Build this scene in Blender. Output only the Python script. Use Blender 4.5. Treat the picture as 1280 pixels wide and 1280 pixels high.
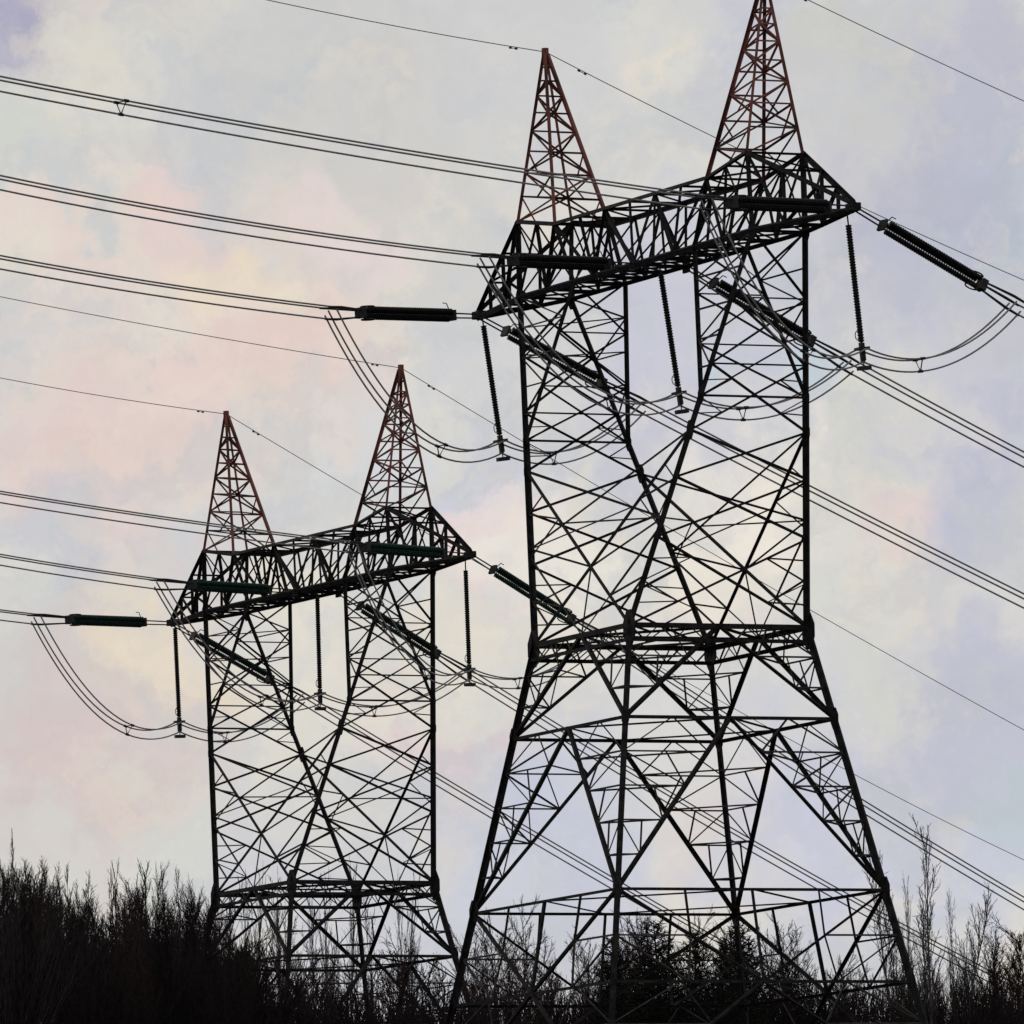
import bpy, math, random
import numpy as np
from mathutils import Vector, Matrix
random.seed(7); rng = np.random.default_rng(7)
scene = bpy.context.scene
for o in list(bpy.data.objects): bpy.data.objects.remove(o)
col = scene.collection
V = Vector
R = math.radians

# ------------------------------------------------------------------ camera
CAM = V((520.585, -249.309, -52.396)); YAW, PITCH, ROLL, F = -1.137877, 0.101869, -0.027093, 14169.0   # F in pixels of a 1280 px frame
fwd = V((math.sin(YAW)*math.cos(PITCH), math.cos(YAW)*math.cos(PITCH), math.sin(PITCH)))
rt0 = V((math.cos(YAW), -math.sin(YAW), 0)); up0 = rt0.cross(fwd)
rt = math.cos(ROLL)*rt0 + math.sin(ROLL)*up0; upv = -math.sin(ROLL)*rt0 + math.cos(ROLL)*up0
cd = bpy.data.cameras.new('camera'); cam = bpy.data.objects.new('camera', cd); col.objects.link(cam)
cam.matrix_world = Matrix(((rt.x, upv.x, -fwd.x, CAM.x), (rt.y, upv.y, -fwd.y, CAM.y), (rt.z, upv.z, -fwd.z, CAM.z), (0, 0, 0, 1)))
cd.sensor_width = 36; cd.lens = 36*F/1280; cd.clip_start = 1; cd.clip_end = 20000
scene.camera = cam
fh = V((math.sin(YAW), math.cos(YAW), 0)); rh = V((math.cos(YAW), -math.sin(YAW), 0))     # level directions away from and to the right of the viewer
def skydir(px, py): return (fwd + rt*((px-640)/F) + upv*((640-py)/F)).normalized()

# ------------------------------------------------------------------ colour management, world, sun
scene.view_settings.view_transform = 'Standard'; scene.view_settings.look = 'None'
scene.view_settings.gamma = 1; scene.view_settings.exposure = 0; scene.view_settings.use_curve_mapping = False
def lin(c): return tuple(((x/255)/12.92 if x/255 <= .04045 else ((x/255+.055)/1.055)**2.4) for x in c)
W = bpy.data.worlds.new('World'); scene.world = W; W.use_nodes = True
nt = W.node_tree; nt.nodes.clear(); N = nt.nodes.new; Lk = nt.links.new
tc = N('ShaderNodeTexCoord')
def noise(scale, detail=5, rough=.55, vec=None, dist=0.0):
    n = N('ShaderNodeTexNoise'); n.inputs['Scale'].default_value = scale; n.inputs['Detail'].default_value = detail
    n.inputs['Roughness'].default_value = rough; n.inputs['Distortion'].default_value = dist
    Lk(vec or tc.outputs['Generated'], n.inputs['Vector']); return n
# the cloud deck is warped by turbulence so that its patches have torn outlines
wn = noise(75, 7, .62)
sub = N('ShaderNodeVectorMath'); sub.operation = 'SUBTRACT'; Lk(wn.outputs['Color'], sub.inputs[0]); sub.inputs[1].default_value = (.5, .5, .5)
scl = N('ShaderNodeVectorMath'); scl.operation = 'SCALE'; Lk(sub.outputs[0], scl.inputs[0]); scl.inputs['Scale'].default_value = .034
wv = N('ShaderNodeVectorMath'); wv.operation = 'ADD'; Lk(tc.outputs['Generated'], wv.inputs[0]); Lk(scl.outputs[0], wv.inputs[1])
def mixc(fac, a, b):
    m = N('ShaderNodeMix'); m.data_type = 'RGBA'
    if isinstance(fac, float): m.inputs[0].default_value = fac
    else: Lk(fac, m.inputs[0])
    for s, x in ((6, a), (7, b)):
        if isinstance(x, tuple): m.inputs[s].default_value = (*x, 1)
        else: Lk(x, m.inputs[s])
    return m.outputs[2]
cr = N('ShaderNodeValToRGB'); Lk(noise(38, 5, .5, wv.outputs[0]).outputs['Fac'], cr.inputs[0])
el = cr.color_ramp.elements
el[0].position = .30; el[0].color = (*lin((190, 191, 206)), 1); el[1].position = .68; el[1].color = (*lin((228, 211, 206)), 1)
for pos, c in ((.42, (204, 205, 212)), (.52, (214, 213, 210)), (.60, (226, 220, 208))):
    e = el.new(pos); e.color = (*lin(c), 1)
cur = cr.outputs[0]
PATCH = [(0, 20, 150, (170, 167, 192)), (110, 60, 110, (218, 216, 206)), (420, 90, 330, (203, 203, 203)), (640, 40, 160, (209, 209, 210)), (30, 200, 110, (209, 212, 206)),
 (210, 250, 110, (229, 206, 203)), (245, 290, 75, (234, 223, 198)), (80, 330, 110, (228, 213, 206)), (330, 410, 190, (229, 207, 200)), (300, 330, 70, (234, 224, 206)), (110, 560, 190, (225, 202, 199)),
 (80, 260, 60, (200, 205, 207)), (430, 300, 70, (228, 214, 212)), (460, 590, 150, (212, 214, 218)), (150, 660, 110, (224, 209, 205)), (40, 850, 120, (205, 207, 206)), (190, 830, 140, (235, 221, 197)), (120, 990, 220, (214, 197, 194)),
 (210, 1080, 120, (214, 216, 209)), (40, 1110, 130, (213, 212, 206)), (350, 750, 130, (230, 224, 210)), (630, 640, 110, (203, 206, 222)), (650, 690, 80, (234, 213, 210)), (720, 730, 110, (236, 232, 222)), (600, 940, 80, (230, 206, 206)),
 (440, 900, 110, (220, 217, 210)), (820, 420, 170, (201, 202, 216)), (910, 630, 150, (238, 231, 220)), (1160, 260, 260, (184, 185, 204)), (1270, 270, 90, (180, 192, 202)), (1080, 70, 130, (206, 206, 200)), (1240, 40, 130, (190, 190, 204)),
 (1090, 560, 120, (219, 218, 209)), (1210, 620, 150, (188, 190, 212)), (1040, 740, 120, (216, 216, 212)), (1250, 880, 170, (192, 193, 210)), (1120, 880, 110, (216, 215, 206)), (1260, 1060, 110, (188, 201, 208)), (1010, 1000, 200, (200, 202, 220)),
 (690, 1050, 190, (198, 202, 219)), (850, 850, 160, (216, 216, 216)), (990, 470, 80, (196, 212, 222)), (1200, 1140, 120, (200, 204, 219)), (560, 1120, 120, (208, 212, 222)), (380, 1150, 160, (208, 209, 216))]
for px, py, rad, c in PATCH:                      # each patch of cloud sits at its own bearing and height in the sky
    d = N('ShaderNodeVectorMath'); d.operation = 'DISTANCE'; Lk(wv.outputs[0], d.inputs[0]); d.inputs[1].default_value = skydir(px, py)
    mr = N('ShaderNodeMapRange'); mr.interpolation_type = 'SMOOTHERSTEP'; Lk(d.outputs['Value'], mr.inputs['Value'])
    mr.inputs['From Min'].default_value = 0; mr.inputs['From Max'].default_value = 1.22*rad/F
    mr.inputs['To Min'].default_value = .93; mr.inputs['To Max'].default_value = 0
    cur = mixc(mr.outputs[0], cur, lin(c))
def veil(scale, off, lo, hi, amp, colr):           # torn veils of a second, thinner layer of cloud
    global cur
    mp = N('ShaderNodeMapping'); mp.inputs['Location'].default_value = off; mp.inputs['Scale'].default_value = (1, 1, 1.5); Lk(wv.outputs[0], mp.inputs['Vector'])
    q = noise(scale, 5, .55, mp.outputs[0]); m = N('ShaderNodeMapRange'); m.interpolation_type = 'SMOOTHSTEP'; Lk(q.outputs['Fac'], m.inputs['Value'])
    m.inputs['From Min'].default_value = lo; m.inputs['From Max'].default_value = hi; m.inputs['To Min'].default_value = 0; m.inputs['To Max'].default_value = amp
    cur = mixc(m.outputs[0], cur, lin(colr))
veil(62, (3.1, .4, 1.2), .47, .63, .46, (194, 197, 203))
veil(85, (.7, 5.3, 2.2), .53, .68, .28, (232, 221, 204))
# fine streaks and mottling everywhere in the deck
fm = N('ShaderNodeMapping'); fm.inputs['Scale'].default_value = (1, 1, 1.8); Lk(wv.outputs[0], fm.inputs['Vector'])
fn = noise(150, 4, .5, fm.outputs[0])
fr = N('ShaderNodeMapRange'); Lk(fn.outputs['Fac'], fr.inputs['Value']); fr.inputs['From Min'].default_value = .25; fr.inputs['From Max'].default_value = .75
fr.inputs['To Min'].default_value = .955; fr.inputs['To Max'].default_value = 1.025
mu = N('ShaderNodeVectorMath'); mu.operation = 'SCALE'; Lk(cur, mu.inputs[0]); Lk(fr.outputs[0], mu.inputs['Scale'])
b1 = N('ShaderNodeBackground'); Lk(mu.outputs[0], b1.inputs['Color']); b1.inputs['Strength'].default_value = 1.0
SUN_EL, SUN_AZ = R(14), YAW - R(35)               # bearing clockwise from +Y: behind the towers, off to the left
sky = N('ShaderNodeTexSky'); sky.sky_type = 'NISHITA'; sky.sun_disc = False; sky.sun_elevation = SUN_EL; sky.sun_rotation = SUN_AZ
b2 = N('ShaderNodeBackground'); Lk(sky.outputs[0], b2.inputs['Color']); b2.inputs['Strength'].default_value = .07
ms = N('ShaderNodeMixShader'); ms.inputs[0].default_value = .975; Lk(b2.outputs[0], ms.inputs[1]); Lk(b1.outputs[0], ms.inputs[2])
wo = N('ShaderNodeOutputWorld'); Lk(ms.outputs[0], wo.inputs['Surface'])
ld = bpy.data.lights.new('sun', 'SUN'); ld.energy = .6; ld.angle = R(14); ld.color = (1, .93, .85)
sun = bpy.data.objects.new('sun', ld); col.objects.link(sun)
sdir = V((math.sin(SUN_AZ)*math.cos(SUN_EL), math.cos(SUN_AZ)*math.cos(SUN_EL), math.sin(SUN_EL)))
sun.rotation_euler = sdir.to_track_quat('Z', 'Y').to_euler()
scene.cycles.max_bounces = 4

# ------------------------------------------------------------------ materials
def material(name, c1, c2, rough=.6, metal=0., scale=3., lo=.35, hi=.65, c3=None, spec=.12):
    m = bpy.data.materials.new(name); m.use_nodes = True; t = m.node_tree; bs = t.nodes['Principled BSDF']
    co = t.nodes.new('ShaderNodeTexCoord'); n = t.nodes.new('ShaderNodeTexNoise'); n.inputs['Scale'].default_value = scale; n.inputs['Detail'].default_value = 6
    t.links.new(co.outputs['Object'], n.inputs['Vector']); rp = t.nodes.new('ShaderNodeValToRGB'); t.links.new(n.outputs['Fac'], rp.inputs[0])
    rp.color_ramp.elements[0].position = lo; rp.color_ramp.elements[0].color = (*c1, 1); rp.color_ramp.elements[1].position = hi; rp.color_ramp.elements[1].color = (*c2, 1)
    if c3: e = rp.color_ramp.elements.new((lo+hi)/2); e.color = (*c3, 1)
    t.links.new(rp.outputs[0], bs.inputs['Base Color']); bs.inputs['Roughness'].default_value = rough; bs.inputs['Metallic'].default_value = metal; bs.inputs['Specular IOR Level'].default_value = spec
    return m
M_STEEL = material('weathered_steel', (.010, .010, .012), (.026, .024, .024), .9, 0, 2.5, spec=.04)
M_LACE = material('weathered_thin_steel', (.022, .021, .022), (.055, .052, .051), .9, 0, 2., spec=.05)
M_RED = material('faded_red_paint', (.022, .017, .017), (.23, .095, .085), .85, 0, .45, lo=.3, hi=.7, c3=(.15, .052, .044))
M_CABLE = material('aluminium_cable', (.14, .14, .15), (.24, .235, .24), .6, 0, 5)
M_CABLE_FAR = M_CABLE
M_HW = material('galvanised_fitting', (.014, .014, .015), (.035, .035, .036), .7, 0, 5)
M_PORC = material('dark_glazed_porcelain', (.006, .006, .008), (.014, .013, .015), .45, 0, 4)
M_GLASS = material('dark_green_glass_disc', (.006, .022, .018), (.012, .04, .034), .4, 0, 4)
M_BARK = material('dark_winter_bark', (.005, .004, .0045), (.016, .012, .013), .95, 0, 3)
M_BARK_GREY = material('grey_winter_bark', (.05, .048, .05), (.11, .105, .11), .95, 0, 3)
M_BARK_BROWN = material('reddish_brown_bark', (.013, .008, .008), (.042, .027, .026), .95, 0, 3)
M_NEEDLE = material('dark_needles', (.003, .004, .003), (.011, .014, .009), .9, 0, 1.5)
M_SOIL = material('winter_grass', (.03, .028, .018), (.07, .062, .04), 1., 0, .15)

# ------------------------------------------------------------------ helpers
def mesh_np(name, verts, faces):                  # faces: list of (k, array of shape (n, k))
    me = bpy.data.meshes.new(name); verts = np.asarray(verts, np.float32)
    me.vertices.add(len(verts)); me.vertices.foreach_set('co', verts.ravel())
    nl = sum(f.size for _, f in faces); np_ = sum(len(f) for _, f in faces)
    me.loops.add(nl); me.polygons.add(np_)
    me.loops.foreach_set('vertex_index', np.concatenate([f.ravel() for _, f in faces]).astype(np.int32))
    st, s = [], 0
    for k, f in faces: st.append(s + k*np.arange(len(f))); s += f.size
    me.polygons.foreach_set('loop_start', np.concatenate(st).astype(np.int32))
    me.update(calc_edges=True); me.validate(); return me
def obj(name, me, mat, parent=None):
    if mat and not me.materials: me.materials.append(mat)
    o = bpy.data.objects.new(name, me); col.objects.link(o); o.parent = parent; return o
def tag(o, label=None, cat=None, group=None, kind=None):
    for k, v in (('label', label), ('category', cat), ('group', group), ('kind', kind)):
        if v: o[k] = v
    return o
def thing(name, label, cat, loc=(0, 0, 0), group=None, rotz=0):
    o = bpy.data.objects.new(name, None); col.objects.link(o); o.location = loc; o.rotation_euler = (0, 0, rotz); return tag(o, label, cat, group)
def angle_geo(p, q, w, ref):                      # a steel angle section from p to q
    p, q = V(p), V(q); d = (q-p).normalized(); x = V(ref) - d*V(ref).dot(d)
    if x.length < 1e-3: x = V((0, 0, 1)) - d*d.z
    x.normalize(); y = d.cross(x); t = w*.14
    prof = [(0, 0), (0, w), (-t, w), (-t, t), (-w, t), (-w, 0)]
    vs = []
    for e in (p, q):
        for a, b in prof: vs.append(e + x*(a+w*.35) + y*(b-w*.35))
    fs = [(i, (i+1) % 6, 6+(i+1) % 6, 6+i) for i in range(6)]
    return vs, fs, [(5, 4, 3, 0), (3, 2, 1, 0), (6, 9, 10, 11), (6, 7, 8, 9)]
def angle_mesh(name, bars):
    vs, fs = [], []
    for p, q, w, ref in bars:
        a, b, c = angle_geo(p, q, w, ref); n = len(vs); vs += a; fs += [tuple(i+n for i in f) for f in b+c]
    me = bpy.data.meshes.new(name); me.from_pydata([tuple(v) for v in vs], [], fs); me.update(); return me
def tube_mesh(name, pts, rad, sides=6, closed=False):
    pts = [V(p) for p in pts]; n = len(pts); vs = []
    for i, p in enumerate(pts):
        a = pts[(i-1) % n] if (i or closed) else pts[0]; b = pts[(i+1) % n] if (i < n-1 or closed) else pts[-1]
        d = (b-a).normalized(); x = d.cross(V((0, 0, 1)))
        if x.length < 1e-3: x = V((1, 0, 0))
        x.normalize(); y = x.cross(d); r = rad[i] if isinstance(rad, (list, tuple)) else rad
        for k in range(sides):
            an = 2*math.pi*k/sides; vs.append(tuple(p + x*math.cos(an)*r + y*math.sin(an)*r))
    fs = []
    for i in range(n if closed else n-1):
        j = (i+1) % n
        for k in range(sides): fs.append((i*sides+k, i*sides+(k+1) % sides, j*sides+(k+1) % sides, j*sides+k))
    if not closed: fs += [tuple(range(sides))[::-1], tuple((n-1)*sides+k for k in range(sides))]
    me = bpy.data.meshes.new(name); me.from_pydata(vs, [], fs); me.update(); return me
def box_mesh(name, c, ex, ey, ez):                # c centre; ex ey ez half-axis vectors
    c, ex, ey, ez = V(c), V(ex), V(ey), V(ez)
    vs = [tuple(c + ex*a + ey*b + ez*d) for a in (-1, 1) for b in (-1, 1) for d in (-1, 1)]
    me = bpy.data.meshes.new(name); me.from_pydata(vs, [], [(0, 1, 3, 2), (4, 6, 7, 5), (0, 4, 5, 1), (2, 3, 7, 6), (0, 2, 6, 4), (1, 5, 7, 3)]); me.update(); return me
def copy_tree(o, parent=None):
    c = o.copy(); col.objects.link(c); c.parent = parent
    for ch in list(o.children): copy_tree(ch, c)
    return c

# ------------------------------------------------------------------ terrain
ZB = -25.0                                        # level of the plateau the towers stand on
def smooth(a, b, x):
    t = np.clip((x-a)/(b-a), 0, 1); return t*t*(3-2*t)
def ground(x, y):
    x, y = np.asarray(x, float), np.asarray(y, float)
    dep = (x-CAM.x)*fh.x + (y-CAM.y)*fh.y
    z = -54.2 + (ZB+54.2)*smooth(230, 545, dep)
    z = z - 48*smooth(45, 210, y)*smooth(430, 540, dep)          # the hillside falls away where the lines run down to the right
    z = z - 22*smooth(760, 1500, dep)
    return z + .35*np.sin(x*.11)*np.cos(y*.09)*smooth(300, 500, dep)*(1-smooth(-3, 3, 0*x)*0)
def gz(x, y): return float(ground(x, y))
def axis_pts(): return np.concatenate([np.linspace(-6000, -500, 24), np.linspace(-480, 900, 139), np.linspace(930, 6000, 24)])
gx = axis_pts(); gy = axis_pts() - 200
X, Y = np.meshgrid(gx, gy, indexing='ij'); Zg = ground(X, Y); n1, n2 = X.shape
idx = np.arange(n1*n2).reshape(n1, n2)
gf = np.stack([idx[:-1, :-1], idx[1:, :-1], idx[1:, 1:], idx[:-1, 1:]], -1).reshape(-1, 4)
g = obj('ground', mesh_np('ground', np.stack([X, Y, Zg], -1).reshape(-1, 3), [(4, gf)]), M_SOIL); tag(g, kind='structure', label='dry winter grass hillside under the towers')

# ------------------------------------------------------------------ tower geometry (x along the crossarm, y along the line, z above the waist)
UW, VW, ZH, ZH1, UB, VB, UT, VT, ZT, UI, VI, ZI = 5.721, 5.0, 9.471, 11.153, 13.96, 1.494, 13.807, 1.569, 23.079, 9.177, 1.60, 22.371
UIB, ZTIP, UTIP, UP, ZP, Z2, Z3, Z4, KU, KV = 7.25, 19.175, 22.461, 13.162, 31.929, -4.756, -13.591, -18.3, .219, .183
ZBC = 19.114
def leg(a, b, z):
    if z <= 0: return V((a*(UW-KU*z), b*(VW-KV*z), z))
    if z <= ZBC: t = z/ZBC; return V((a*(UW+(UB-UW)*t), b*(VW+(VB-VW)*t), z))
    t = (z-ZBC)/(ZT-ZBC); return V((a*(UB+(UT-UB)*t), b*(VB+(VT-VB)*t), z))
def inner(a, b, z):
    p0 = leg(a, b, ZH1)
    if z <= ZBC: return p0.lerp(V((a*UIB, b*VB, ZBC)), (z-ZH1)/(ZBC-ZH1))
    return V((a*UIB, b*VB, ZBC)).lerp(V((a*UI, b*VI, ZI)), (z-ZBC)/(ZI-ZBC))
OFF = V((0, 0, -ZB))
class Tower:
    def __init__(s, root): s.root = root; s.cur = root; s.lace = []; s.n = {}
    def bar(s, p, q, w, name, mat=None, ref=None):
        p, q = V(p), V(q)
        if (p-q).length < .12: return
        m = (p+q)/2; ref = ref or V((m.x*.3, m.y, .2))
        s.n[name] = s.n.get(name, 0)+1
        if s.n[name] > 290: s.lace.append((p+OFF, q+OFF, w, ref)); return
        obj(name, angle_mesh(name, [(p+OFF, q+OFF, w, ref)]), mat or M_STEEL, s.cur)
    def plate(s, c, nrm, sz):
        c = V(c)+OFF; nrm = V(nrm).normalized(); x = nrm.cross(V((0, 0, 1))).normalized(); y = V((0, 0, 1)); k = .03
        ring = [(1, .35), (.35, 1), (-.35, 1), (-1, .35), (-1, -.35), (-.35, -1), (.35, -1), (1, -.35)]
        vs = [tuple(c + nrm*(d*k) + x*a*sz*.5 + y*b*sz*.7) for d in (-1, 1) for a, b in ring]
        fs = [tuple(range(8))[::-1], tuple(range(8, 16))] + [(i, (i+1) % 8, 8+(i+1) % 8, 8+i) for i in range(8)]
        me = bpy.data.meshes.new('gusset_plate'); me.from_pydata(vs, [], fs); me.update(); obj('gusset_plate', me, M_STEEL, s.root)
C4 = [(-1, -1), (1, -1), (1, 1), (-1, 1)]
SIDES = [((-1, -1), (1, -1)), ((1, -1), (1, 1)), ((1, 1), (-1, 1)), ((-1, 1), (-1, -1))]
def xpanel(T, a0, a1, b0, b1, w, name, red=0, rw=.085):       # a: one leg (low, high); b: the other
    T.bar(a0, b1, w, name); T.bar(b0, a1, w, name)
    if not red: return
    c = ((a0+b1)/2 + (b0+a1)/2)/2
    wa, wb = (a0-b0).length, (a1-b1).length; t = wa/(wa+wb); c = a0.lerp(b1, t)
    for l0, l1, d0, d1 in ((a0, a1, a0, a1), (b0, b1, b0, b1)):
        lo, hi = l0.lerp(c, .5), l1.lerp(c, .5); mid = l0.lerp(l1, .5)
        T.bar(mid, lo, rw, 'lacing_bar', M_LACE); T.bar(mid, hi, rw, 'lacing_bar', M_LACE)
        T.bar(l0.lerp(l1, .25), lo, rw, 'lacing_bar', M_LACE); T.bar(l0.lerp(l1, .75), hi, rw, 'lacing_bar', M_LACE)
        if red > 1:
            T.bar(l0.lerp(l1, .25), l0.lerp(c, .25), rw, 'lacing_bar', M_LACE); T.bar(l0.lerp(l1, .75), l1.lerp(c, .25), rw, 'lacing_bar', M_LACE); pass
    if red > 1:
        for e0, e1 in ((a0, b0),):
            m = e0.lerp(e1, .5); T.bar(m, e0.lerp(c, .5), rw, 'lacing_bar', M_LACE); T.bar(m, e1.lerp(c, .5), rw, 'lacing_bar', M_LACE)
            T.bar(m, c, rw, 'lacing_bar', M_LACE)
def build_tower(root):
    T = Tower(root)
    zb = ZB - .1
    for a, b in C4:                                # legs, thickest at the foot
        for z0, z1, w in ((zb, Z3, .32), (Z3, 0, .31), (0, ZH1, .29), (ZH1, ZBC, .25), (ZBC, ZT, .24)):
            T.bar(leg(a, b, z0), leg(a, b, z1), w, 'leg', ref=V((a, b, 0)))
        T.bar(inner(a, b, ZH1), inner(a, b, ZBC), .2, 'inner_leg', ref=V((-a, b, 0))); T.bar(inner(a, b, ZBC), inner(a, b, ZI), .2, 'inner_leg', ref=V((-a, b, 0)))
        f = leg(a, b, zb)
        me = box_mesh('concrete_footing', f+OFF+V((0, 0, .1)), (.6, 0, 0), (0, .6, 0), (0, 0, .35)); obj('concrete_footing', me, M_HW, root)
        for z, sz in ((-.2, 1.35), (Z2, .8), (Z3, .95), (Z4, .6), (ZH, .7), (ZH1, .6), (ZBC, .8)):
            T.plate(leg(a, b, z), (0, 1, 0), sz)
    # rings
    for z, w in ((0, .27), (-.75, .2), (Z2, .18), (Z3, .15), (Z4, .16)):
        for (p, q) in SIDES: T.bar(leg(*p, z), leg(*q, z), w, 'ring_strut')
    mids = lambda z: [leg(*p, z).lerp(leg(*q, z), .5) for p, q in SIDES]
    for z, w in ((-.05, .13), (Z2, .09), (Z3, .08)):
        m = mids(z)
        for i in range(4): T.bar(m[i], m[(i+1) % 4], w, 'plan_brace', ref=V((0, 0, 1)))
        if z > -1:
            T.bar(m[0], m[2], .1, 'plan_brace', ref=V((0, 0, 1))); T.bar(m[1], m[3], .1, 'plan_brace', ref=V((0, 0, 1)))
            for i in range(4):
                p, q = SIDES[i]; c = leg(*p, 0)
                T.bar(c, m[i].lerp(m[i-1], .5), .09, 'plan_brace', ref=V((0, 0, 1)))
                for k in range(6): T.bar(leg(*p, 0).lerp(leg(*q, 0), k/6), leg(*p, -.75).lerp(leg(*q, -.75), (k+.5)/6), .07, 'lacing_bar', M_LACE); T.bar(leg(*p, -.75).lerp(leg(*q, -.75), (k+.5)/6), leg(*p, 0).lerp(leg(*q, 0), (k+1)/6), .07, 'lacing_bar', M_LACE)
    # lower body: inverted V in every face of the two upper bays and the lowest, V in the third
    for zt, zl, n, w in ((-.0, Z2, 3, .19), (Z2, Z3, 5, .19), (Z4, zb+.3, 3, .17)):
        for p, q in SIDES:
            ap = leg(*p, zt).lerp(leg(*q, zt), .5)
            for e in (p, q):
                T.bar(ap, leg(*e, zl), w, 'main_brace')
                for k in range(1, n):
                    f = k/n; lp = leg(*e, zt+(zl-zt)*f); bp = ap.lerp(leg(*e, zl), f)
                    T.bar(lp, bp, .085, 'lacing_bar', M_LACE)
                    f2 = (k-1)/n; T.bar(bp, leg(*e, zt+(zl-zt)*f2) if k > 1 else leg(*e, zt).lerp(ap, .45), .08, 'lacing_bar', M_LACE)
                    if k < n-1: T.bar(lp.lerp(bp, .5), ap.lerp(leg(*e, zl), (k+1)/n), .07, 'lacing_bar', M_LACE)
                T.bar(leg(*e, zt+(zl-zt)/n), leg(*e, zt).lerp(ap, .45), .08, 'lacing_bar', M_LACE)
        for i in range(4):                         # hip bars joining the braces of neighbouring faces round each corner
            e = SIDES[i][0]; ap1 = leg(*SIDES[i][0], zt).lerp(leg(*SIDES[i][1], zt), .5); ap2 = leg(*SIDES[i-1][0], zt).lerp(leg(*SIDES[i-1][1], zt), .5)
            for k in range(1, n):
                f = k/n; T.bar(ap1.lerp(leg(*e, zl), f), ap2.lerp(leg(*e, zl), f), .085, 'lacing_bar', M_LACE)
    for p, q in SIDES:
        bm = leg(*p, Z4).lerp(leg(*q, Z4), .5); tm = leg(*p, Z3).lerp(leg(*q, Z3), .5)
        T.bar(tm, bm, .16, 'post')
        for e in (p, q):
            T.bar(leg(*e, Z3), bm, .16, 'main_brace')
            T.bar(leg(*e, Z3).lerp(tm, .5), leg(*e, Z3).lerp(bm, .5), .1, 'post'); T.bar(leg(*e, (Z3+Z4)/2), leg(*e, Z3).lerp(bm, .5), .09, 'lacing_bar', M_LACE)
            T.bar(leg(*e, (Z3+Z4)/2), leg(*e, Z4).lerp(bm, .5), .09, 'lacing_bar', M_LACE); T.bar(leg(*e, Z3).lerp(bm, .5), leg(*e, Z4).lerp(bm, .5), .09, 'lacing_bar', M_LACE)
    # body above the waist: a great X on the two wide faces, X panels on the other two
    for b in (-1, 1):
        xpanel(T, leg(-1, b, 0), leg(-1, b, ZH), leg(1, b, 0), leg(1, b, ZH), .2, 'main_brace', 2)
        xpanel(T, leg(-1, b, 5.2), leg(-1, b, ZH), leg(1, b, 5.2), leg(1, b, ZH), .12, 'main_brace')
        c = leg(-1, b, 0).lerp(leg(1, b, ZH), UW/(UW+leg(1, 1, ZH).x))
        for a in (-1, 1): T.bar(c, leg(a, b, 5.2), .11, 'main_brace'); T.bar(leg(a, b, 5.2), c.lerp(leg(-a, b, ZH), .45), .08, 'lacing_bar', M_LACE)
    lv = [0, 4.3, 7.2, ZH]
    for a in (-1, 1):
        for i in range(3): xpanel(T, leg(a, -1, lv[i]), leg(a, -1, lv[i+1]), leg(a, 1, lv[i]), leg(a, 1, lv[i+1]), .12, 'face_brace', 1 if i == 0 else 0, .07)
        # masts
        ml = [ZH, 12.7, 15.9, ZBC]
        for i in range(3): xpanel(T, leg(a, -1, ml[i]), leg(a, -1, ml[i+1]), leg(a, 1, ml[i]), leg(a, 1, ml[i+1]), .11, 'face_brace', 1 if i < 1 else 0, .06)
        for z, w in ((ZH1, .12), (12.7, .09), (15.9, .08)): T.bar(leg(a, -1, z), leg(a, 1, z), w, 'face_brace')
        il = [ZH1, 13.9, 16.6, ZBC]
        for i in range(3): xpanel(T, inner(a, -1, il[i]), inner(a, -1, il[i+1]), inner(a, 1, il[i]), inner(a, 1, il[i+1]), .09, 'face_brace', 0)
        for z in il[1:3]: T.bar(inner(a, -1, z), inner(a, 1, z), .08, 'face_brace')
        for b in (-1, 1):
            zs = [ZH1, 12.6, 14.1, 15.7, 17.4, ZBC]
            for i in range(1, 5):
                T.bar(leg(a, b, zs[i]), inner(a, b, zs[i]), .085, 'mast_lacing', M_LACE)
                T.bar(leg(a, b, zs[i]) if i % 2 else inner(a, b, zs[i]), inner(a, b, zs[i+1]) if i % 2 else leg(a, b, zs[i+1]), .095, 'mast_lacing', M_LACE)
        for z in (15.7, 17.4):
            T.bar(leg(a, -1, z), inner(a, 1, z), .07, 'mast_lacing', M_LACE)
    # crossarm
    ca = bpy.data.objects.new('crossarm', None); col.objects.link(ca); ca.parent = root; T.cur = ca
    tips = {a: V((a*UTIP, 0, ZTIP)) for a in (-1, 1)}
    def bot(u, b):
        s = abs(u); y = VB if s <= UB else VB*(UTIP-s)/(UTIP-UB)+.05; return V((u, b*y, ZBC))
    def top(u, b):
        s = abs(u)
        if s <= UI: return V((u, b*VI, ZI))
        if s <= UT: t = (s-UI)/(UT-UI); return V((u, b*VI, ZI+(ZT-ZI)*t))
        t = (s-UT)/(UTIP-UT); return V((u, b*(VT*(1-t)+.05), ZT+(ZTIP+.25-ZT)*t))
    BU = [-UTIP, -19.6, -16.8, -UB, -10.6, -UIB, -4.83, -2.42, 0, 2.42, 4.83, UIB, 10.6, UB, 16.8, 19.6, UTIP]
    TU = [-UTIP, -19.6, -16.8, -UT, -11.4, -UI, -6.1, -3.05, 0, 3.05, 6.1, UI, 11.4, UT, 16.8, 19.6, UTIP]
    nb = len(BU)
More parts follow.
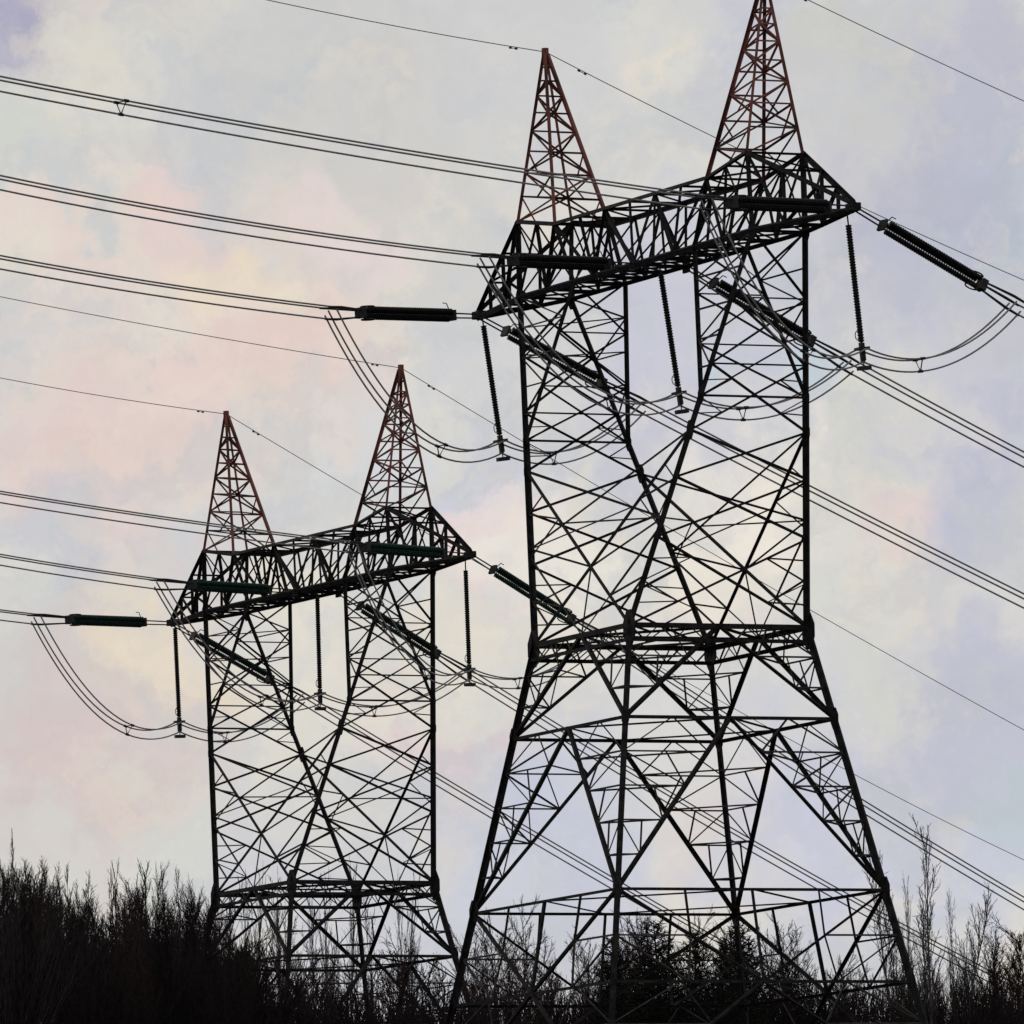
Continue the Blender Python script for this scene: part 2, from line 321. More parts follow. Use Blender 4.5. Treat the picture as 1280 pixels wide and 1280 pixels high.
    for b in (-1, 1):
        for i in range(nb-1):
            T.bar(bot(BU[i], b), bot(BU[i+1], b), .28, 'crossarm_chord', ref=V((0, b, -.6))); T.bar(top(TU[i], b), top(TU[i+1], b), .24, 'crossarm_chord', ref=V((0, b, .6)))
        for i in range(1, nb-1):
            if i not in (3, 5, 11, 13): T.bar(bot(BU[i], b), top(TU[i], b), .15, 'crossarm_web')
        for i in range(nb-1):
            if 4 <= i < 12 or i in (1, 2, 13, 14):
                up_ = (i % 2 == 0)
                T.bar(bot(BU[i], b) if up_ else top(TU[i], b), top(TU[i+1], b) if up_ else bot(BU[i+1], b), .17, 'crossarm_web')
            if i in (3, 4, 11, 12): T.bar(bot(BU[i], b), top(TU[i+1], b), .1, 'crossarm_web'); T.bar(top(TU[i], b), bot(BU[i+1], b), .1, 'crossarm_web')
    for i in range(1, nb-1):
        T.bar(bot(BU[i], -1), bot(BU[i], 1), .13, 'crossarm_strut', ref=V((0, 0, 1))); T.bar(top(TU[i], -1), top(TU[i], 1), .11, 'crossarm_strut', ref=V((0, 0, 1)))
        if 2 < i < nb-3: T.bar(bot(BU[i], -1), top(TU[i], 1), .08, 'crossarm_strut', ref=V((1, 0, 0)))
    for i in range(1, nb-2):
        e = -1 if i % 2 else 1
        T.bar(bot(BU[i], e), bot(BU[i+1], -e), .10, 'crossarm_strut', ref=V((0, 0, 1))); T.bar(top(TU[i], e), top(TU[i+1], -e), .10, 'crossarm_strut', ref=V((0, 0, 1)))
        if 2 < i < nb-3: T.bar(bot(BU[i], -e), bot(BU[i+1], e), .10, 'crossarm_strut', ref=V((0, 0, 1)))
    for a in (-1, 1):
        obj('tip_plate', box_mesh('tip_plate', tips[a]+OFF+V((a*-.1, 0, .05)), (.45, 0, 0), (0, .22, 0), (0, 0, .2)), M_STEEL, ca)
    for y in (-1, 1): obj('tip_plate', box_mesh('tip_plate', V((0, y*(VB+.02), ZBC-.1))+OFF, (.35, 0, 0), (0, .06, 0), (0, 0, .25)), M_STEEL, ca)
    # peaks
    for a in (-1, 1):
        pk = bpy.data.objects.new('peak', None); col.objects.link(pk); pk.parent = root; pk['label'] = 'faded red lattice peak'; T.cur = pk
        base = [leg(a, -1, ZT), leg(a, 1, ZT), inner(a, 1, ZI), inner(a, -1, ZI)]
        ax = V((a*UP, 0, ZP)); tops = [ax+V((a*.08, -.08, 0)), ax+V((a*.08, .08, 0)), ax+V((-a*.08, .08, 0)), ax+V((-a*.08, -.08, 0))]
        fr = [0, .15, .29, .42, .54, .65, .75, .84, .92]
        for k in range(4): T.bar(base[k], tops[k], .17, 'peak_leg', M_RED, ref=V((base[k].x-a*UP, base[k].y, 0)))
        for i in range(1, len(fr)):
            for k in range(4):
                j = (k+1) % 4; p0, q0 = base[k].lerp(tops[k], fr[i-1]), base[j].lerp(tops[j], fr[i-1]); p1, q1 = base[k].lerp(tops[k], fr[i]), base[j].lerp(tops[j], fr[i])
                T.bar(p1, q1, .09, 'peak_lacing', M_RED if i > 1 else M_LACE)
                if i < 8: T.bar(p0, q1, .095, 'peak_lacing', M_RED) if (i+k) % 2 else T.bar(q0, p1, .095, 'peak_lacing', M_RED)
                if i < 4 and k in (1, 3): T.bar(p0.lerp(q0, .5), q1 if (i+k) % 2 == 0 else p1, .075, 'peak_lacing', M_RED)
        obj('peak_cap', box_mesh('peak_cap', ax+OFF+V((0, 0, -.15)), (.14, 0, 0), (0, .14, 0), (0, 0, .45)), M_RED, pk)
    if T.lace:
        o = obj('lacing', angle_mesh('lacing', T.lace), M_LACE, root); o['kind'] = 'stuff'
    return T
T2 = dict(x=-141.845, y=42.92, dz=-2.28, r=.028)
t1 = thing('transmission_tower', 'nearer and larger steel lattice pylon with two faded red peaks, right of the picture centre', 'pylon', (0, 0, ZB), 'lattice pylons')
build_tower(t1)
t2 = copy_tree(t1); t2.location = (T2['x'], T2['y'], ZB+T2['dz']); t2.rotation_euler = (0, 0, T2['r'])
t2['label'] = 'farther and smaller steel lattice pylon rising behind the brush on the left'
M1 = Matrix.Identity(4); M2 = Matrix.Translation((T2['x'], T2['y'], T2['dz'])) @ Matrix.Rotation(T2['r'], 4, 'Z')

# ------------------------------------------------------------------ insulators, conductors, jumpers
AZ = {-1: R(18), 1: R(-8)}
def disc_string(name, length, r, pitch, mat, core=.1):     # one ribbed lathe from x=0 to x=length
    n = int(length/pitch); S = 10; prof = [(0, .02)]
    for i in range(n):
        x = i*pitch+.02; prof += [(x, core), (x+.01, r), (x+pitch*.5, r*.93), (x+pitch*.65, core)]
    prof.append((length, .02)); vs, fs = [], []
    for x, rr in prof:
        for k in range(S): vs.append((x, rr*math.cos(2*math.pi*k/S), rr*math.sin(2*math.pi*k/S)))
    for i in range(len(prof)-1):
        for k in range(S): fs.append((i*S+k, i*S+(k+1) % S, (i+1)*S+(k+1) % S, (i+1)*S+k))
    me = bpy.data.meshes.new(name); me.from_pydata(vs, [], fs); me.update(); me.materials.append(mat); return me
STR_L = 6.0
SM = {0: disc_string('insulator_string', STR_L, .19, .15, M_PORC, .12), 1: disc_string('insulator_string', STR_L, .19, .15, M_GLASS, .12)}
PM = {0: disc_string('insulator_string', 5.9, .165, .14, M_PORC, .125), 1: disc_string('insulator_string', 5.9, .16, .14, M_PORC, .12)}
def frame(d):                                     # x along d, z as near up as it can be
    d = V(d).normalized(); y = V((0, 0, 1)).cross(d).normalized(); z = d.cross(y); return Matrix((d, y, z)).transposed().to_4x4()
def ring_pts(c, ex, ey, r, n=20): return [V(c)+V(ex)*math.cos(2*math.pi*k/n)*r+V(ey)*math.sin(2*math.pi*k/n)*r for k in range(n)]
TRI = [(-.36, .23), (.36, .23), (0, -.38)]        # three cables of a bundle: two above, one below
def tension_set(t, label, A, B, left):
    """quadruple string from attachment A to bundle yoke B (world points)"""
    r = thing('tension_insulator_set', label, 'insulator', A, 'tension insulator sets')
    r.matrix_world = Matrix.Translation(A) @ frame(B-A); Lh = (B-A).length; g = .24
    s0 = (2.8 if t else 2.15) if left else 2.1; s1 = s0+STR_L
    obj('link_rod', tube_mesh('link_rod', [(0, 0, .1), (s0-.45, 0, .12)], .045), M_HW, r); obj('link_rod', tube_mesh('link_rod', [(0, 0, -.1), (s0-.45, 0, -.12)], .045), M_HW, r)
    for x in (s0-.25, s1+.25):
        obj('yoke_plate', box_mesh('yoke_plate', (x, 0, 0), (.07 if x < s0 else .16, 0, 0), (0, g+.06, 0), (0, 0, g+.04)), M_HW, r)
    for y, z in ((-.24, .16), (.24, .16), (0, -.17)):
            k = 1 if left else .82
            o = obj('insulator_string', SM[t], None, r); o.location = (s0, y*k, z*(1 if left else 1.25)); o.scale = (1, k, k)
    for x in (s1-.25,):
        for sg in (-1, 1): obj('corona_ring', tube_mesh('corona_ring', ring_pts((x, 0, sg*(g+.1)), (1, 0, 0), (0, 1, 0), .36), .04, 5, True), M_HW, r)
    for sg in (1,): obj('arcing_horn', tube_mesh('arcing_horn', [(s0-.1, 0, g), (s0+.1, 0, g+.4), (s0+.35, 0, g+.42)], .03, 5), M_HW, r)
    for y, z in TRI: obj('dead_end_clamp', tube_mesh('dead_end_clamp', [(s1+.3, y*.6, z*.6), (Lh-.5, y, z), (Lh+.35, y, z)], [.05, .075, .06]), M_HW, r)
    return r
def bundle_offsets(d):
    d = V(d).normalized(); y = V((0, 0, 1)).cross(d).normalized(); z = d.cross(y); return [(y, z, a, b) for a in (-1, 1) for b in (-1, 1)]
def bundle(name, label, cat, group, path, rad, spacers=(), part='conductor'):
    r = thing(name, label, cat, path[0], group)
    path = [V(p)-V(path[0]) for p in path]; hd = V((path[-1].x-path[0].x, path[-1].y-path[0].y, 0)); y = V((0, 0, 1)).cross(hd).normalized(); n = len(path)
    def off(i, a, b):
        d = (path[min(i+1, n-1)]-path[max(i-1, 0)]).normalized(); z = d.cross(y); z = -z if z.z < 0 else z; return path[i] + y*a + z*b
    for a, b in TRI: obj(part, tube_mesh(part, [off(i, a, b) for i in range(n)], rad, 6), M_CABLE, r)
    for i in spacers:
        q = [off(i, a, b) for a, b in TRI]
        d = (path[min(i+1, n-1)]-path[max(i-1, 0)]).normalized()
        me = tube_mesh('spacer', q, .05, 5, True); spo = obj('spacer', me, M_HW, r)
        for c in q: obj('spacer_clamp', tube_mesh('spacer_clamp', [c-d*.13, c+d*.13], .08, 6), M_HW, spo)
    return r
TOWN = {0: 'nearer pylon', 1: 'farther pylon'}
ATT = {'L': (V((-UTIP, 0, ZTIP)),)*2, 'M': (V((0, -VB, ZTIP-.1)), V((0, VB, ZTIP-.1))), 'R': (V((UTIP, 0, ZTIP)),)*2}
PN = {'L': 'left crossarm tip', 'M': 'middle of the crossarm', 'R': 'right crossarm tip'}
WIRES = [('0L-', 10.59, -0.422, 0.0265, 0.0012), ('0M-', 10.55, -0.391, 0.0169, 0.0012), ('0R-', 10.28, -0.377, 0.0323, 0.0005),
 ('0L+', 10.23, -4.387, -0.4098, 0.0005), ('0M+', 10.01, -4.687, -0.4302, 0.0012), ('0R+', 9.63, -4.454, -0.3895, 0.0012),
 ('1L-', 12.1, -0.225, 0.0403, 0.0012), ('1M-', 12.0, -0.05, 0.0507, 0.0012), ('1R-', 10.35, 0.05, 0.0374, 0.0006),
 ('1L+', 10.10, -4.648, -0.4952, 0.0005), ('1M+', 9.78, -4.970, -0.5070, 0.0011), ('1R+', 9.64, -4.868, -0.5299, 0.0010)]
EARTH = [('0L-', 0.0382, .0012), ('0R-', .0513, .0012), ('0L+', -.3909, .0012), ('0R+', -.3612, .0012), ('1L-', .0364, .0012), ('1R-', .0517, .0005), ('1L+', -.4769, .0005), ('1R+', -.4755, .0005)]
def along(A, sg, s, z): return A + V((math.sin(AZ[sg])*s, sg*math.cos(AZ[sg])*s, z))
YK = {}
SIDE = {-1: 'reaching left toward the viewer', 1: 'sloping down to the right'}
for key, s0, z0, a, b in WIRES:
    t = int(key[0]); ph = key[1]; sg = -1 if key[2] == '-' else 1; M = M2 if t else M1
    A = ATT[ph][0 if sg < 0 else 1]; Bp = along(A, sg, s0, z0); YK[(t, ph, sg)] = M @ Bp
    tension_set(t, f'{"green" if t else "black"} tension insulators {"pulling left" if sg < 0 else "sloping right"} from {PN[ph]} of the {TOWN[t]}', M @ A, M @ Bp, sg < 0)
    smax = 150; pts = []; ss = list(np.linspace(0, 60, 25)) + list(np.linspace(65, smax, 14))
    for s in ss:
        bb = b if sg < 0 else max(b, .0012) if s > 45 else b
        z = a*s + b*s*s if (sg < 0 or s < 45) else a*45+b*2025+(a+2*b*45)*(s-45)+.0016*(s-45)**2
        pts.append(M @ along(A, sg, s0+s, z0+z))
    sp = (15,) if key == '0R-' else (30,) if sg < 0 else (29,)
    bundle('conductor_bundle', f'three-cable bundle {"running left" if sg < 0 else "falling to the right"} from the {PN[ph]} of the {TOWN[t]}', 'power line', 'conductor bundles', pts, .048, sp)
for key, a, b in EARTH:
    t = int(key[0]); sg = -1 if key[2] == '-' else 1; M = M2 if t else M1; A = V(((-UP if key[1] == 'L' else UP), 0, ZP+.1)); pts = []
    for s in list(np.linspace(0, 60, 20)) + list(np.linspace(65, 150, 12)):
        z = a*s+b*s*s if (sg < 0 or s < 45) else a*45+b*2025+(a+2*b*45)*(s-45)+.0016*(s-45)**2
        pts.append(M @ along(A, sg, s, z))
    r = thing('earth_wire', f'thin single earth wire {"running left" if sg < 0 else "falling to the right"} from the {"left" if key[1] == "L" else "right"} peak of the {TOWN[t]}', 'wire', pts[0], 'earth wires')
    o = pts[0]; obj('wire', tube_mesh('wire', [p-o for p in pts], .026, 5), M_CABLE, r)
    d = (pts[1]-pts[0]).normalized(); c = (pts[1]-o)*(.72)-V((0, 0, .08))
    obj('vibration_damper', tube_mesh('vibration_damper', [c-d*.28, c-d*.14, c-d*.13, c+d*.13, c+d*.14, c+d*.28], [.05, .055, .02, .02, .055, .05], 6), M_HW, r)
# pilot strings that steady the jumpers, and the jumpers themselves
PIL = [(0, 'L', V((-UTIP+.5, 0, ZTIP)), .91, -6.84), (0, 'M', V((0, 0, ZTIP)), .93, -6.78), (0, 'R', V((UTIP-.8, 0, ZTIP)), .63, -7.05),
       (1, 'L', V((-UTIP+.5, 0, ZTIP)), .16, -6.7), (1, 'M', V((0, 0, ZTIP)), .02, -6.8), (1, 'R', V((UTIP-.8, 0, ZTIP)), .08, -7.2)]
for t, ph, A, dy, dz in PIL:
    M = M2 if t else M1; A = A.copy(); A.z -= .1; Bv = V((0, dy*1.0, dz)); A0 = M @ A; B0 = M @ (A+Bv)
    r = thing('pilot_insulator', f'black insulator string hanging {"upright" if t else "aslant"} under the {PN[ph]} of the {TOWN[t]}', 'insulator', A0, 'hanging pilot insulators')
    d = (B0-A0).normalized(); x = V((0, 1, 0)).cross(d).normalized(); y = d.cross(x); r.matrix_world = Matrix.Translation(A0) @ Matrix((d, x, y)).transposed().to_4x4()
    Lh = (B0-A0).length; s0 = Lh-5.9-.55
    obj('link_rod', tube_mesh('link_rod', [(0, 0, 0), (max(s0, .15), 0, 0)], .04), M_HW, r)
    o = obj('insulator_string', PM[t], None, r); o.location = (s0, 0, 0)
    obj('corona_ring', tube_mesh('corona_ring', ring_pts((Lh-.95, .36, 0), (1, 0, 0), (0, 1, 0), .22, 16), .025, 5, True), M_HW, r)
    obj('yoke_plate', box_mesh('yoke_plate', (Lh-.1, 0, 0), (.45, 0, 0), (0, .1, 0), (0, 0, .12)), M_HW, r)
    obj('jumper_clamp', box_mesh('jumper_clamp', (Lh-.25, 0, 0), (.07, 0, 0), (0, .3, 0), (0, 0, .3)), M_HW, r)
    obj('counterweight', box_mesh('counterweight', (Lh+.72, 0, 0), (.1, 0, 0), (0, .16, 0), (0, 0, .34)), M_HW, r)
    obj('weight_rod', tube_mesh('weight_rod', [(Lh+.3, 0, 0), (Lh+.7, 0, 0)], .03), M_HW, r)
    for sg, S in ((-1, 3.0), (1, 1.5)):
        P0 = YK[(t, ph, sg)].copy() ; P1 = B0.copy(); n = 22; pts = []
        for i in range(n+1):
            q = i/n; p = P0.lerp(P1, q); p.z -= 4*S*q*(1-q); pts.append(p)
        bundle('jumper', f'drooping {"left" if sg < 0 else "right"} jumper cables under the {PN[ph]} of the {TOWN[t]}', 'cable', 'jumper cables', pts, .048, (14,), 'jumper_cable')

# ------------------------------------------------------------------ trees
def tubes_np(segs, sides=3):
    """segs: array (n, 8): p0(3) r0 p1(3) r1 -> joined 3-sided tubes"""
    s = np.asarray(segs, float); p0, r0, p1, r1 = s[:, :3], s[:, 3], s[:, 4:7], s[:, 7]
    d = p1-p0; d /= np.linalg.norm(d, axis=1, keepdims=True)+1e-9; ref = np.tile([.3, .9, .1], (len(d), 1)); x = np.cross(d, ref); x /= np.linalg.norm(x, axis=1, keepdims=True)+1e-9; y = np.cross(d, x)
    vs = []
    for p, r in ((p0, r0), (p1, r1)):
        for k in range(sides):
            an = 2*math.pi*k/sides; vs.append(p + (x*math.cos(an)+y*math.sin(an))*r[:, None])
    vs = np.stack(vs, 1); base = (np.arange(len(s))*sides*2)[:, None]
    fs = np.concatenate([base + np.array([[k, (k+1) % sides, sides+(k+1) % sides, sides+k]]) for k in range(sides)])
    return vs.reshape(-1, 3), fs
def nrm(v): return v/(np.linalg.norm(v)+1e-9)
def branch_path(rg, p, d, L, n, curl, wob):
    pts = [p]; d = nrm(d)
    for i in range(n):
        d = nrm(d + np.array([0, 0, curl/n]) + rg.normal(0, wob, 3)); p = p + d*L/n; pts.append(p)
    return pts
def make_bare(seed, h, n1, a1, L1, n2, n3, curl, lean=.02, start=.2, stems=1, tw=.011):
    """leafless tree h metres tall: trunk mesh, crown mesh of limbs, branches and twigs"""
    rg = np.random.default_rng(seed); tr, cr_ = [], []
    def add(lst, pts, r0, r1):
        n = len(pts)-1
        for i in range(n): lst.append([*pts[i], r0+(r1-r0)*i/n, *pts[i+1], r0+(r1-r0)*(i+1)/n])
    for s in range(stems):
        hh = h*(1 if s == 0 else rg.uniform(.75, .97)); a = rg.uniform(0, 6.28); off = np.array([math.cos(a), math.sin(a), 0])*(.35*s)
        d0 = np.array([math.cos(a)*lean*(1+2*s), math.sin(a)*lean*(1+2*s), 1]); T = branch_path(rg, off, d0, hh, 14, .05, .025); add(tr if s == 0 else cr_, T, h*.0075+.015, .008); T = np.array(T)
        for i in range(n1):
            f = start+(.985-start)*((i+rg.uniform(0, .9))/n1); k = f*14; j = int(k); p = T[j]+(T[min(j+1, 14)]-T[j])*(k-j)
            az = i*2.4+rg.uniform(-.5, .5); an = a1*rg.uniform(.65, 1.25); L = L1*h*(1-f*.62)*rg.uniform(.6, 1.15)*min(1, .45+f*2)
            d = np.array([math.cos(az)*math.sin(an), math.sin(az)*math.sin(an), math.cos(an)])
            B = branch_path(rg, p, d, L, 5, curl, .09); add(cr_, B, .012+.022*L/3, tw); B = np.array(B)
            for m in range(n2):
                g_ = .15+.83*(m+rg.uniform(0, .9))/n2; k2 = g_*5; j2 = int(k2); q = B[j2]+(B[min(j2+1, 5)]-B[j2])*(k2-j2)
                bd = nrm(B[min(j2+1, 5)]-B[j2]); d2 = nrm(bd + rg.normal(0, .48, 3)+np.array([0, 0, .15])); L2 = L*.42*(1.15-g_*.6)*rg.uniform(.5, 1.2)
                C = branch_path(rg, q, d2, L2, 3, curl*.6, .12); add(cr_, C, .014, tw*.85); C = np.array(C)
                for u in range(n3):
                    w = C[1+u % 3]; d3 = nrm(nrm(C[-1]-C[0]) + rg.normal(0, .55, 3)+np.array([0, 0, .15])); add(cr_, branch_path(rg, w, d3, L2*.45*rg.uniform(.5, 1.2), 2, .15, .15), tw*.9, tw*.6)
    v1, f1 = tubes_np(tr, 6); v2, f2 = tubes_np(cr_, 3)
    return mesh_np('trunk', v1, [(4, f1)]), mesh_np('crown', v2, [(4, f2)])
def make_conifer(seed, h, nb, L1):
    rg = np.random.default_rng(seed); tr, cr_ = [], []
    T = np.array(branch_path(rg, np.zeros(3), np.array([.01, .01, 1]), h, 12, .02, .012))
    for i in range(12): tr.append([*T[i], (h*.013)*(1-i/12)+.015, *T[i+1], (h*.013)*(1-(i+1)/12)+.012])
    vs, fs = [], []
    for i in range(nb):
        f = .12+.87*(i/nb); k = f*12; j = min(int(k), 11); p = T[j]+(T[j+1]-T[j])*(k-j); az = i*2.399+rg.uniform(-.4, .4)
        L = L1*(1-f)**.75*rg.uniform(.55, 1.2)+.25; d = np.array([math.cos(az), math.sin(az), rg.uniform(.05, .5)])
        B = np.array(branch_path(rg, p, d, L, 5, .45, .1))
        for q in range(5): cr_.append([*B[q], .03*(1-q/5)+.01, *B[q+1], .03*(1-(q+1)/5)+.008])
        nt_ = int(8+L*17)
        for m in range(nt_):
            g_ = rg.uniform(.15, 1)*5; j2 = min(int(g_), 4); c = B[j2]+(B[j2+1]-B[j2])*(g_-j2); bd = nrm(B[j2+1]-B[j2]); dd = nrm(bd*.6+rg.normal(0, .7, 3)); sl = rg.uniform(.14, .34)
            side = nrm(np.cross(dd, rg.normal(0, 1, 3)))*rg.uniform(.018, .04); n0 = len(vs); vs += [c-side, c+side, c+dd*sl+side*.4, c+dd*sl-side*.4]; fs.append((n0, n0+1, n0+2, n0+3))
    v1, f1 = tubes_np(tr, 6); v2, f2 = tubes_np(cr_, 3)
    return mesh_np('trunk', v1, [(4, f1)]), mesh_np('branches', v2, [(4, f2)]), mesh_np('needles', np.array(vs), [(4, np.array(fs))])
def make_brush(seed, h, n, spread, n2):           # a clump of erect whips rising from one stool
    rg = np.random.default_rng(seed); tr, cr_ = [], []
    for i in range(n):
        az = rg.uniform(0, 6.28); rr = spread*math.sqrt(rg.uniform(0, 1)); b = np.array([math.cos(az)*rr*.4, math.sin(az)*rr*.4, 0]); hh = h*rg.uniform(.55, 1)
        P = branch_path(rg, b, np.array([math.cos(az)*rr*.22, math.sin(az)*rr*.22, 1.]), hh, 7, .1, .05)
        for k in range(7): (tr if i < 1 else cr_).append([*P[k], .035*(1-k/7)+.011, *P[k+1], .035*(1-(k+1)/7)+.010])
        P = np.array(P)
        for m in range(n2):
            k = 7*(.25+.74*(m+rg.uniform(0, 1))/n2); j = min(int(k), 6); p = P[j]+(P[j+1]-P[j])*(k-j); a = rg.uniform(0, 6.28); s = rg.uniform(.25, .6)
            Q = branch_path(rg, p, np.array([math.cos(a)*s, math.sin(a)*s, 1]), hh*.13*rg.uniform(.5, 1.3), 2, .3, .1)
            for u in range(2): cr_.append([*Q[u], .011, *Q[u+1], .008])
    v1, f1 = tubes_np(tr, 4); v2, f2 = tubes_np(cr_, 3)
    return mesh_np('stem', v1, [(4, f1)]), mesh_np('crown', v2, [(4, f2)])
H0 = 14.0
def mat_all(ms, mats):
    for m, k in zip(ms, mats): m.materials.append(k)
    return ms
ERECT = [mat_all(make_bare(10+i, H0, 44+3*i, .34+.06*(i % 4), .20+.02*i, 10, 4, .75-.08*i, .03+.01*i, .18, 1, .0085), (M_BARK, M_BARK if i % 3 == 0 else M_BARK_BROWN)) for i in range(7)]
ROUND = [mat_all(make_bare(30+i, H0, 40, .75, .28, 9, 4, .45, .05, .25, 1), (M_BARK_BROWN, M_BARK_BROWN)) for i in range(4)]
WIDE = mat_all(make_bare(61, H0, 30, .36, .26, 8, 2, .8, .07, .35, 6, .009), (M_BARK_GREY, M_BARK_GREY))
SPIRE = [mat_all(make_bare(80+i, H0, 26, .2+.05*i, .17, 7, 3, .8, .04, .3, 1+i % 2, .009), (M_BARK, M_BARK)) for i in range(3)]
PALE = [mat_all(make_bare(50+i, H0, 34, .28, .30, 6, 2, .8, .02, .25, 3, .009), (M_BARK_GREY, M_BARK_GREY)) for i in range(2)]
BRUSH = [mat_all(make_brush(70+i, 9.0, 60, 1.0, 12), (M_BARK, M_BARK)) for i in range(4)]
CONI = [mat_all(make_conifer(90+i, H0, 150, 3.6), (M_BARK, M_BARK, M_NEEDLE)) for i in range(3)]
def spot(px, dep):
    p = CAM + fh*dep + rh*((px-640)/F*dep); return p.x, p.y
def top_at(px, py, dep):                           # height in metres above the sea of sight at that bearing
    d = skydir(px, py); k = dep/(d.dot(fh)); return CAM.z + d.z*k
def plant(kind, name, parts, px, py, dep, label, group, cat='tree', wide=1.0, base_h=H0):
    x, y = spot(px, dep); z = gz(x, y); h = top_at(px, py, dep)-z; s = h/base_h
    r = thing(name, label, cat, (x, y, z-.05), group); r.rotation_euler = (random.gauss(0, .035), random.gauss(0, .035), random.uniform(0, 6.28)); wd = wide*random.uniform(.75, 1.35); r.scale = (s*wd, s*wd, s)
    for nm, me in zip(parts, kind): o = bpy.data.objects.new(nm, me); col.objects.link(o); o.parent = r
    return r
def prof(pts, x):
    return float(np.interp(x, [p[0] for p in pts], [p[1] for p in pts]))
LEFT = [(-30, 1045), (5, 1062), (40, 1112), (60, 1098), (100, 1105), (130, 1120), (150, 1095), (172, 1085), (190, 1120), (206, 1105), (235, 1120), (255, 1118), (285, 1165), (320, 1200)]
rr = random.Random(3)
def zone(px, zs):
    for lim, txt in zs:
        if px < lim: return txt
    return zs[-1][1]
LZ = [(75, 'at the left edge of the picture'), (170, 'in the middle of the left thicket'), (900, 'at the right end of the left thicket')]
def mass(kind_of, name, parts, n, x0, x1, yf, dep, desc, zs, grp, cat='tree', wide=1.0, bh=H0, tall=None):
    for i in range(n):
        px = x0 + (x1-x0)*(i+rr.random())/n; up = tall is not None and i % 3 == 0
        py = yf(px) + (rr.uniform(*tall) if up else 0); z_ = zone(px, zs); d = ('tall ' if up else '') + desc
        plant(kind_of(i), name, parts, px, py, rr.uniform(*dep), f'{d} {z_}', f'{"tall " if up else ""}{grp} {z_}', cat, wide, bh)
TC = ('trunk', 'crown')
mass(lambda i: SPIRE[i % 3], 'slender_tree', TC, 17, -5, 262, lambda x: prof(LEFT, x)+rr.uniform(-30, 8), (550, 640), 'thin dark spire of a leafless tree', LZ, 'thin dark spires', wide=.8)
mass(lambda i: ERECT[i % 7], 'bare_tree', TC, 92, -25, 300, lambda x: prof(LEFT, x)+rr.uniform(12, 60), (545, 640), 'dark erect leafless tree', LZ, 'leafless trees', wide=.8, tall=(-10, 18))
mass(lambda i: BRUSH[i % 4], 'shrub', ('stem', 'crown'), 90, -30, 290, lambda x: prof(LEFT, x)+rr.uniform(45, 105), (540, 630), 'dark clump of upright bare whips', LZ, 'brush clumps', 'shrub', 1.3, 9.0)
MID = [(250, 1180), (330, 1195), (400, 1205), (470, 1195), (560, 1215), (600, 1195)]
mass(lambda i: ROUND[i % 4], 'bare_tree', TC, 26, 255, 585, lambda x: prof(MID, x)+rr.uniform(-15, 45), (690, 760), 'brownish leafless tree', [(360, 'round the left foot of the farther pylon'), (460, 'between the middle legs of the farther pylon'), (900, 'round the right foot of the farther pylon')], 'brownish trees')
mass(lambda i: PALE[i % 2], 'slender_tree', TC, 12, 262, 500, lambda x: rr.uniform(1115, 1160), (745, 800), 'thin grey leafless tree standing', [(380, 'behind the left of the farther pylon'), (900, 'behind the right half of the farther pylon')], 'thin grey trees', wide=.5)
GAP = [(560, 1200), (600, 1165), (640, 1150), (680, 1180), (730, 1180), (780, 1170)]
mass(lambda i: ROUND[(i+1) % 4], 'bare_tree', TC, 22, 572, 762, lambda x: prof(GAP, x)+rr.uniform(-12, 50), (600, 680), 'grey brown leafless tree', [(640, 'by the left leg of the nearer pylon'), (900, 'between the left and middle legs of the nearer pylon')], 'grey brown trees')
CN = [(770, 1168, 600, 'broad dark evergreen just right of the near middle leg of the nearer pylon'), (806, 1150, 612, 'tallest dark evergreen, between the middle legs of the nearer pylon'), (852, 1160, 606, 'dark evergreen just left of the thick front leg of the nearer pylon'),
      (902, 1152, 622, 'dark evergreen directly behind the thick front leg of the nearer pylon'), (944, 1168, 604, 'dark evergreen right of the thick front leg of the nearer pylon'), (738, 1200, 598, 'low dark evergreen at the left end of the evergreen clump'),
      (830, 1180, 596, 'squat dark evergreen in the middle of the evergreen clump'), (880, 1176, 598, 'small dark evergreen touching the left side of the thick front leg'), (788, 1188, 594, 'low dark evergreen below the tallest evergreen'), (925, 1180, 594, 'small dark evergreen touching the right side of the thick front leg'),
      (965, 1200, 612, 'low dark evergreen at the right end of the evergreen clump'), (755, 1186, 615, 'narrow dark evergreen second from the left end of the clump')]
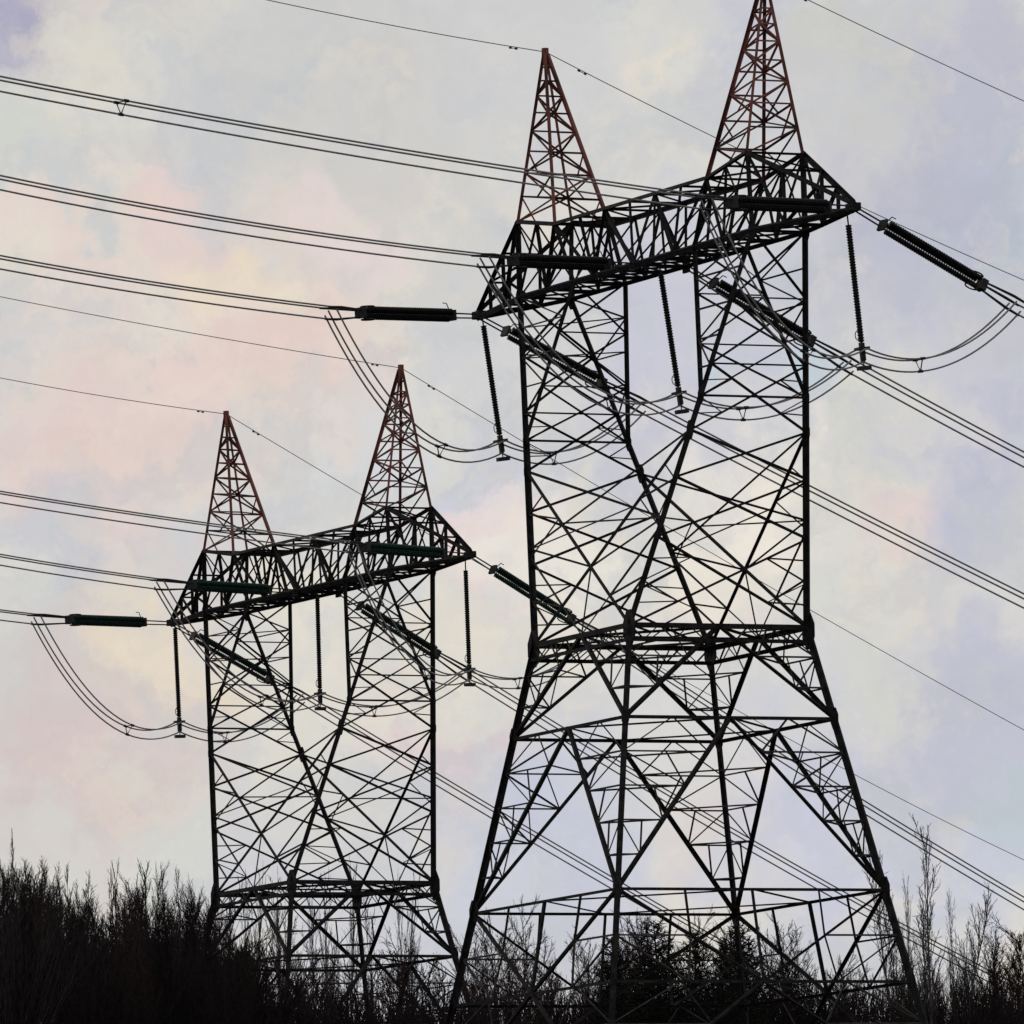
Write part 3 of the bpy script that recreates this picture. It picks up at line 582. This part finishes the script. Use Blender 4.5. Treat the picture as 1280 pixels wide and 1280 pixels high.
for i, (px, py, dep, lb) in enumerate(CN):
    plant(CONI[i % 3], 'conifer', ('trunk', 'branches', 'needles'), px, py, dep, lb, 'evergreens behind the nearer pylon', wide=1.15)
mass(lambda i: ROUND[i % 4], 'bare_tree', TC, 30, 725, 985, lambda x: rr.uniform(1150, 1215), (595, 650), 'dark leafless tree mingled', [(850, 'with the left evergreens'), (1200, 'with the right evergreens')], 'mingled dark trees')
mass(lambda i: ROUND[(i+2) % 4], 'bare_tree', TC, 16, 980, 1150, lambda x: 1225+rr.uniform(-25, 30), (600, 660), 'low leafless tree', [(1400, 'between the right legs of the nearer pylon')], 'low trees')
for px, py, dep, k, wd_, lb in ((1146, 1048, 630, WIDE, .9, 'tallest pale leafless tree with fine crown beside the right leg of the nearer pylon'), (1122, 1120, 645, PALE[1], .5, 'thin pale leafless tree nearest the right leg of the nearer pylon'), (1184, 1130, 640, PALE[0], .6, 'thin pale leafless tree right of the tallest pale tree')):
    q = plant(k, 'slender_tree', TC, px, py, dep, lb, 'slender pale trees on the right', wide=wd_); q.rotation_euler = (0, 0, px*.7); q.scale = (q.scale.z*wd_, q.scale.z*wd_, q.scale.z)
RIGHT = [(1150, 1232), (1185, 1218), (1215, 1208), (1240, 1190), (1258, 1180), (1280, 1192), (1300, 1188)]
mass(lambda i: (ERECT+ROUND)[i % 11], 'bare_tree', TC, 26, 1140, 1305, lambda x: prof(RIGHT, x)+rr.uniform(-14, 45), (600, 680), 'dark leafless tree in the scrub', [(1215, 'below the slender pale trees'), (1400, 'in the lower right corner')], 'scrub trees')
mass(lambda i: BRUSH[i % 4], 'shrub', ('stem', 'crown'), 105, 250, 1300, lambda x: (1238 if x < 730 else 1228 if x < 980 else 1225)+rr.uniform(-14, 24), (590, 680), 'low dark clump of bare whips', [(570, 'under the farther pylon'), (720, 'between the two pylons'), (980, 'at the foot of the evergreen clump'), (1140, 'under the right half of the nearer pylon'), (1400, 'along the bottom right of the picture')], 'low brush clumps', 'shrub', 1.2, 9.0)
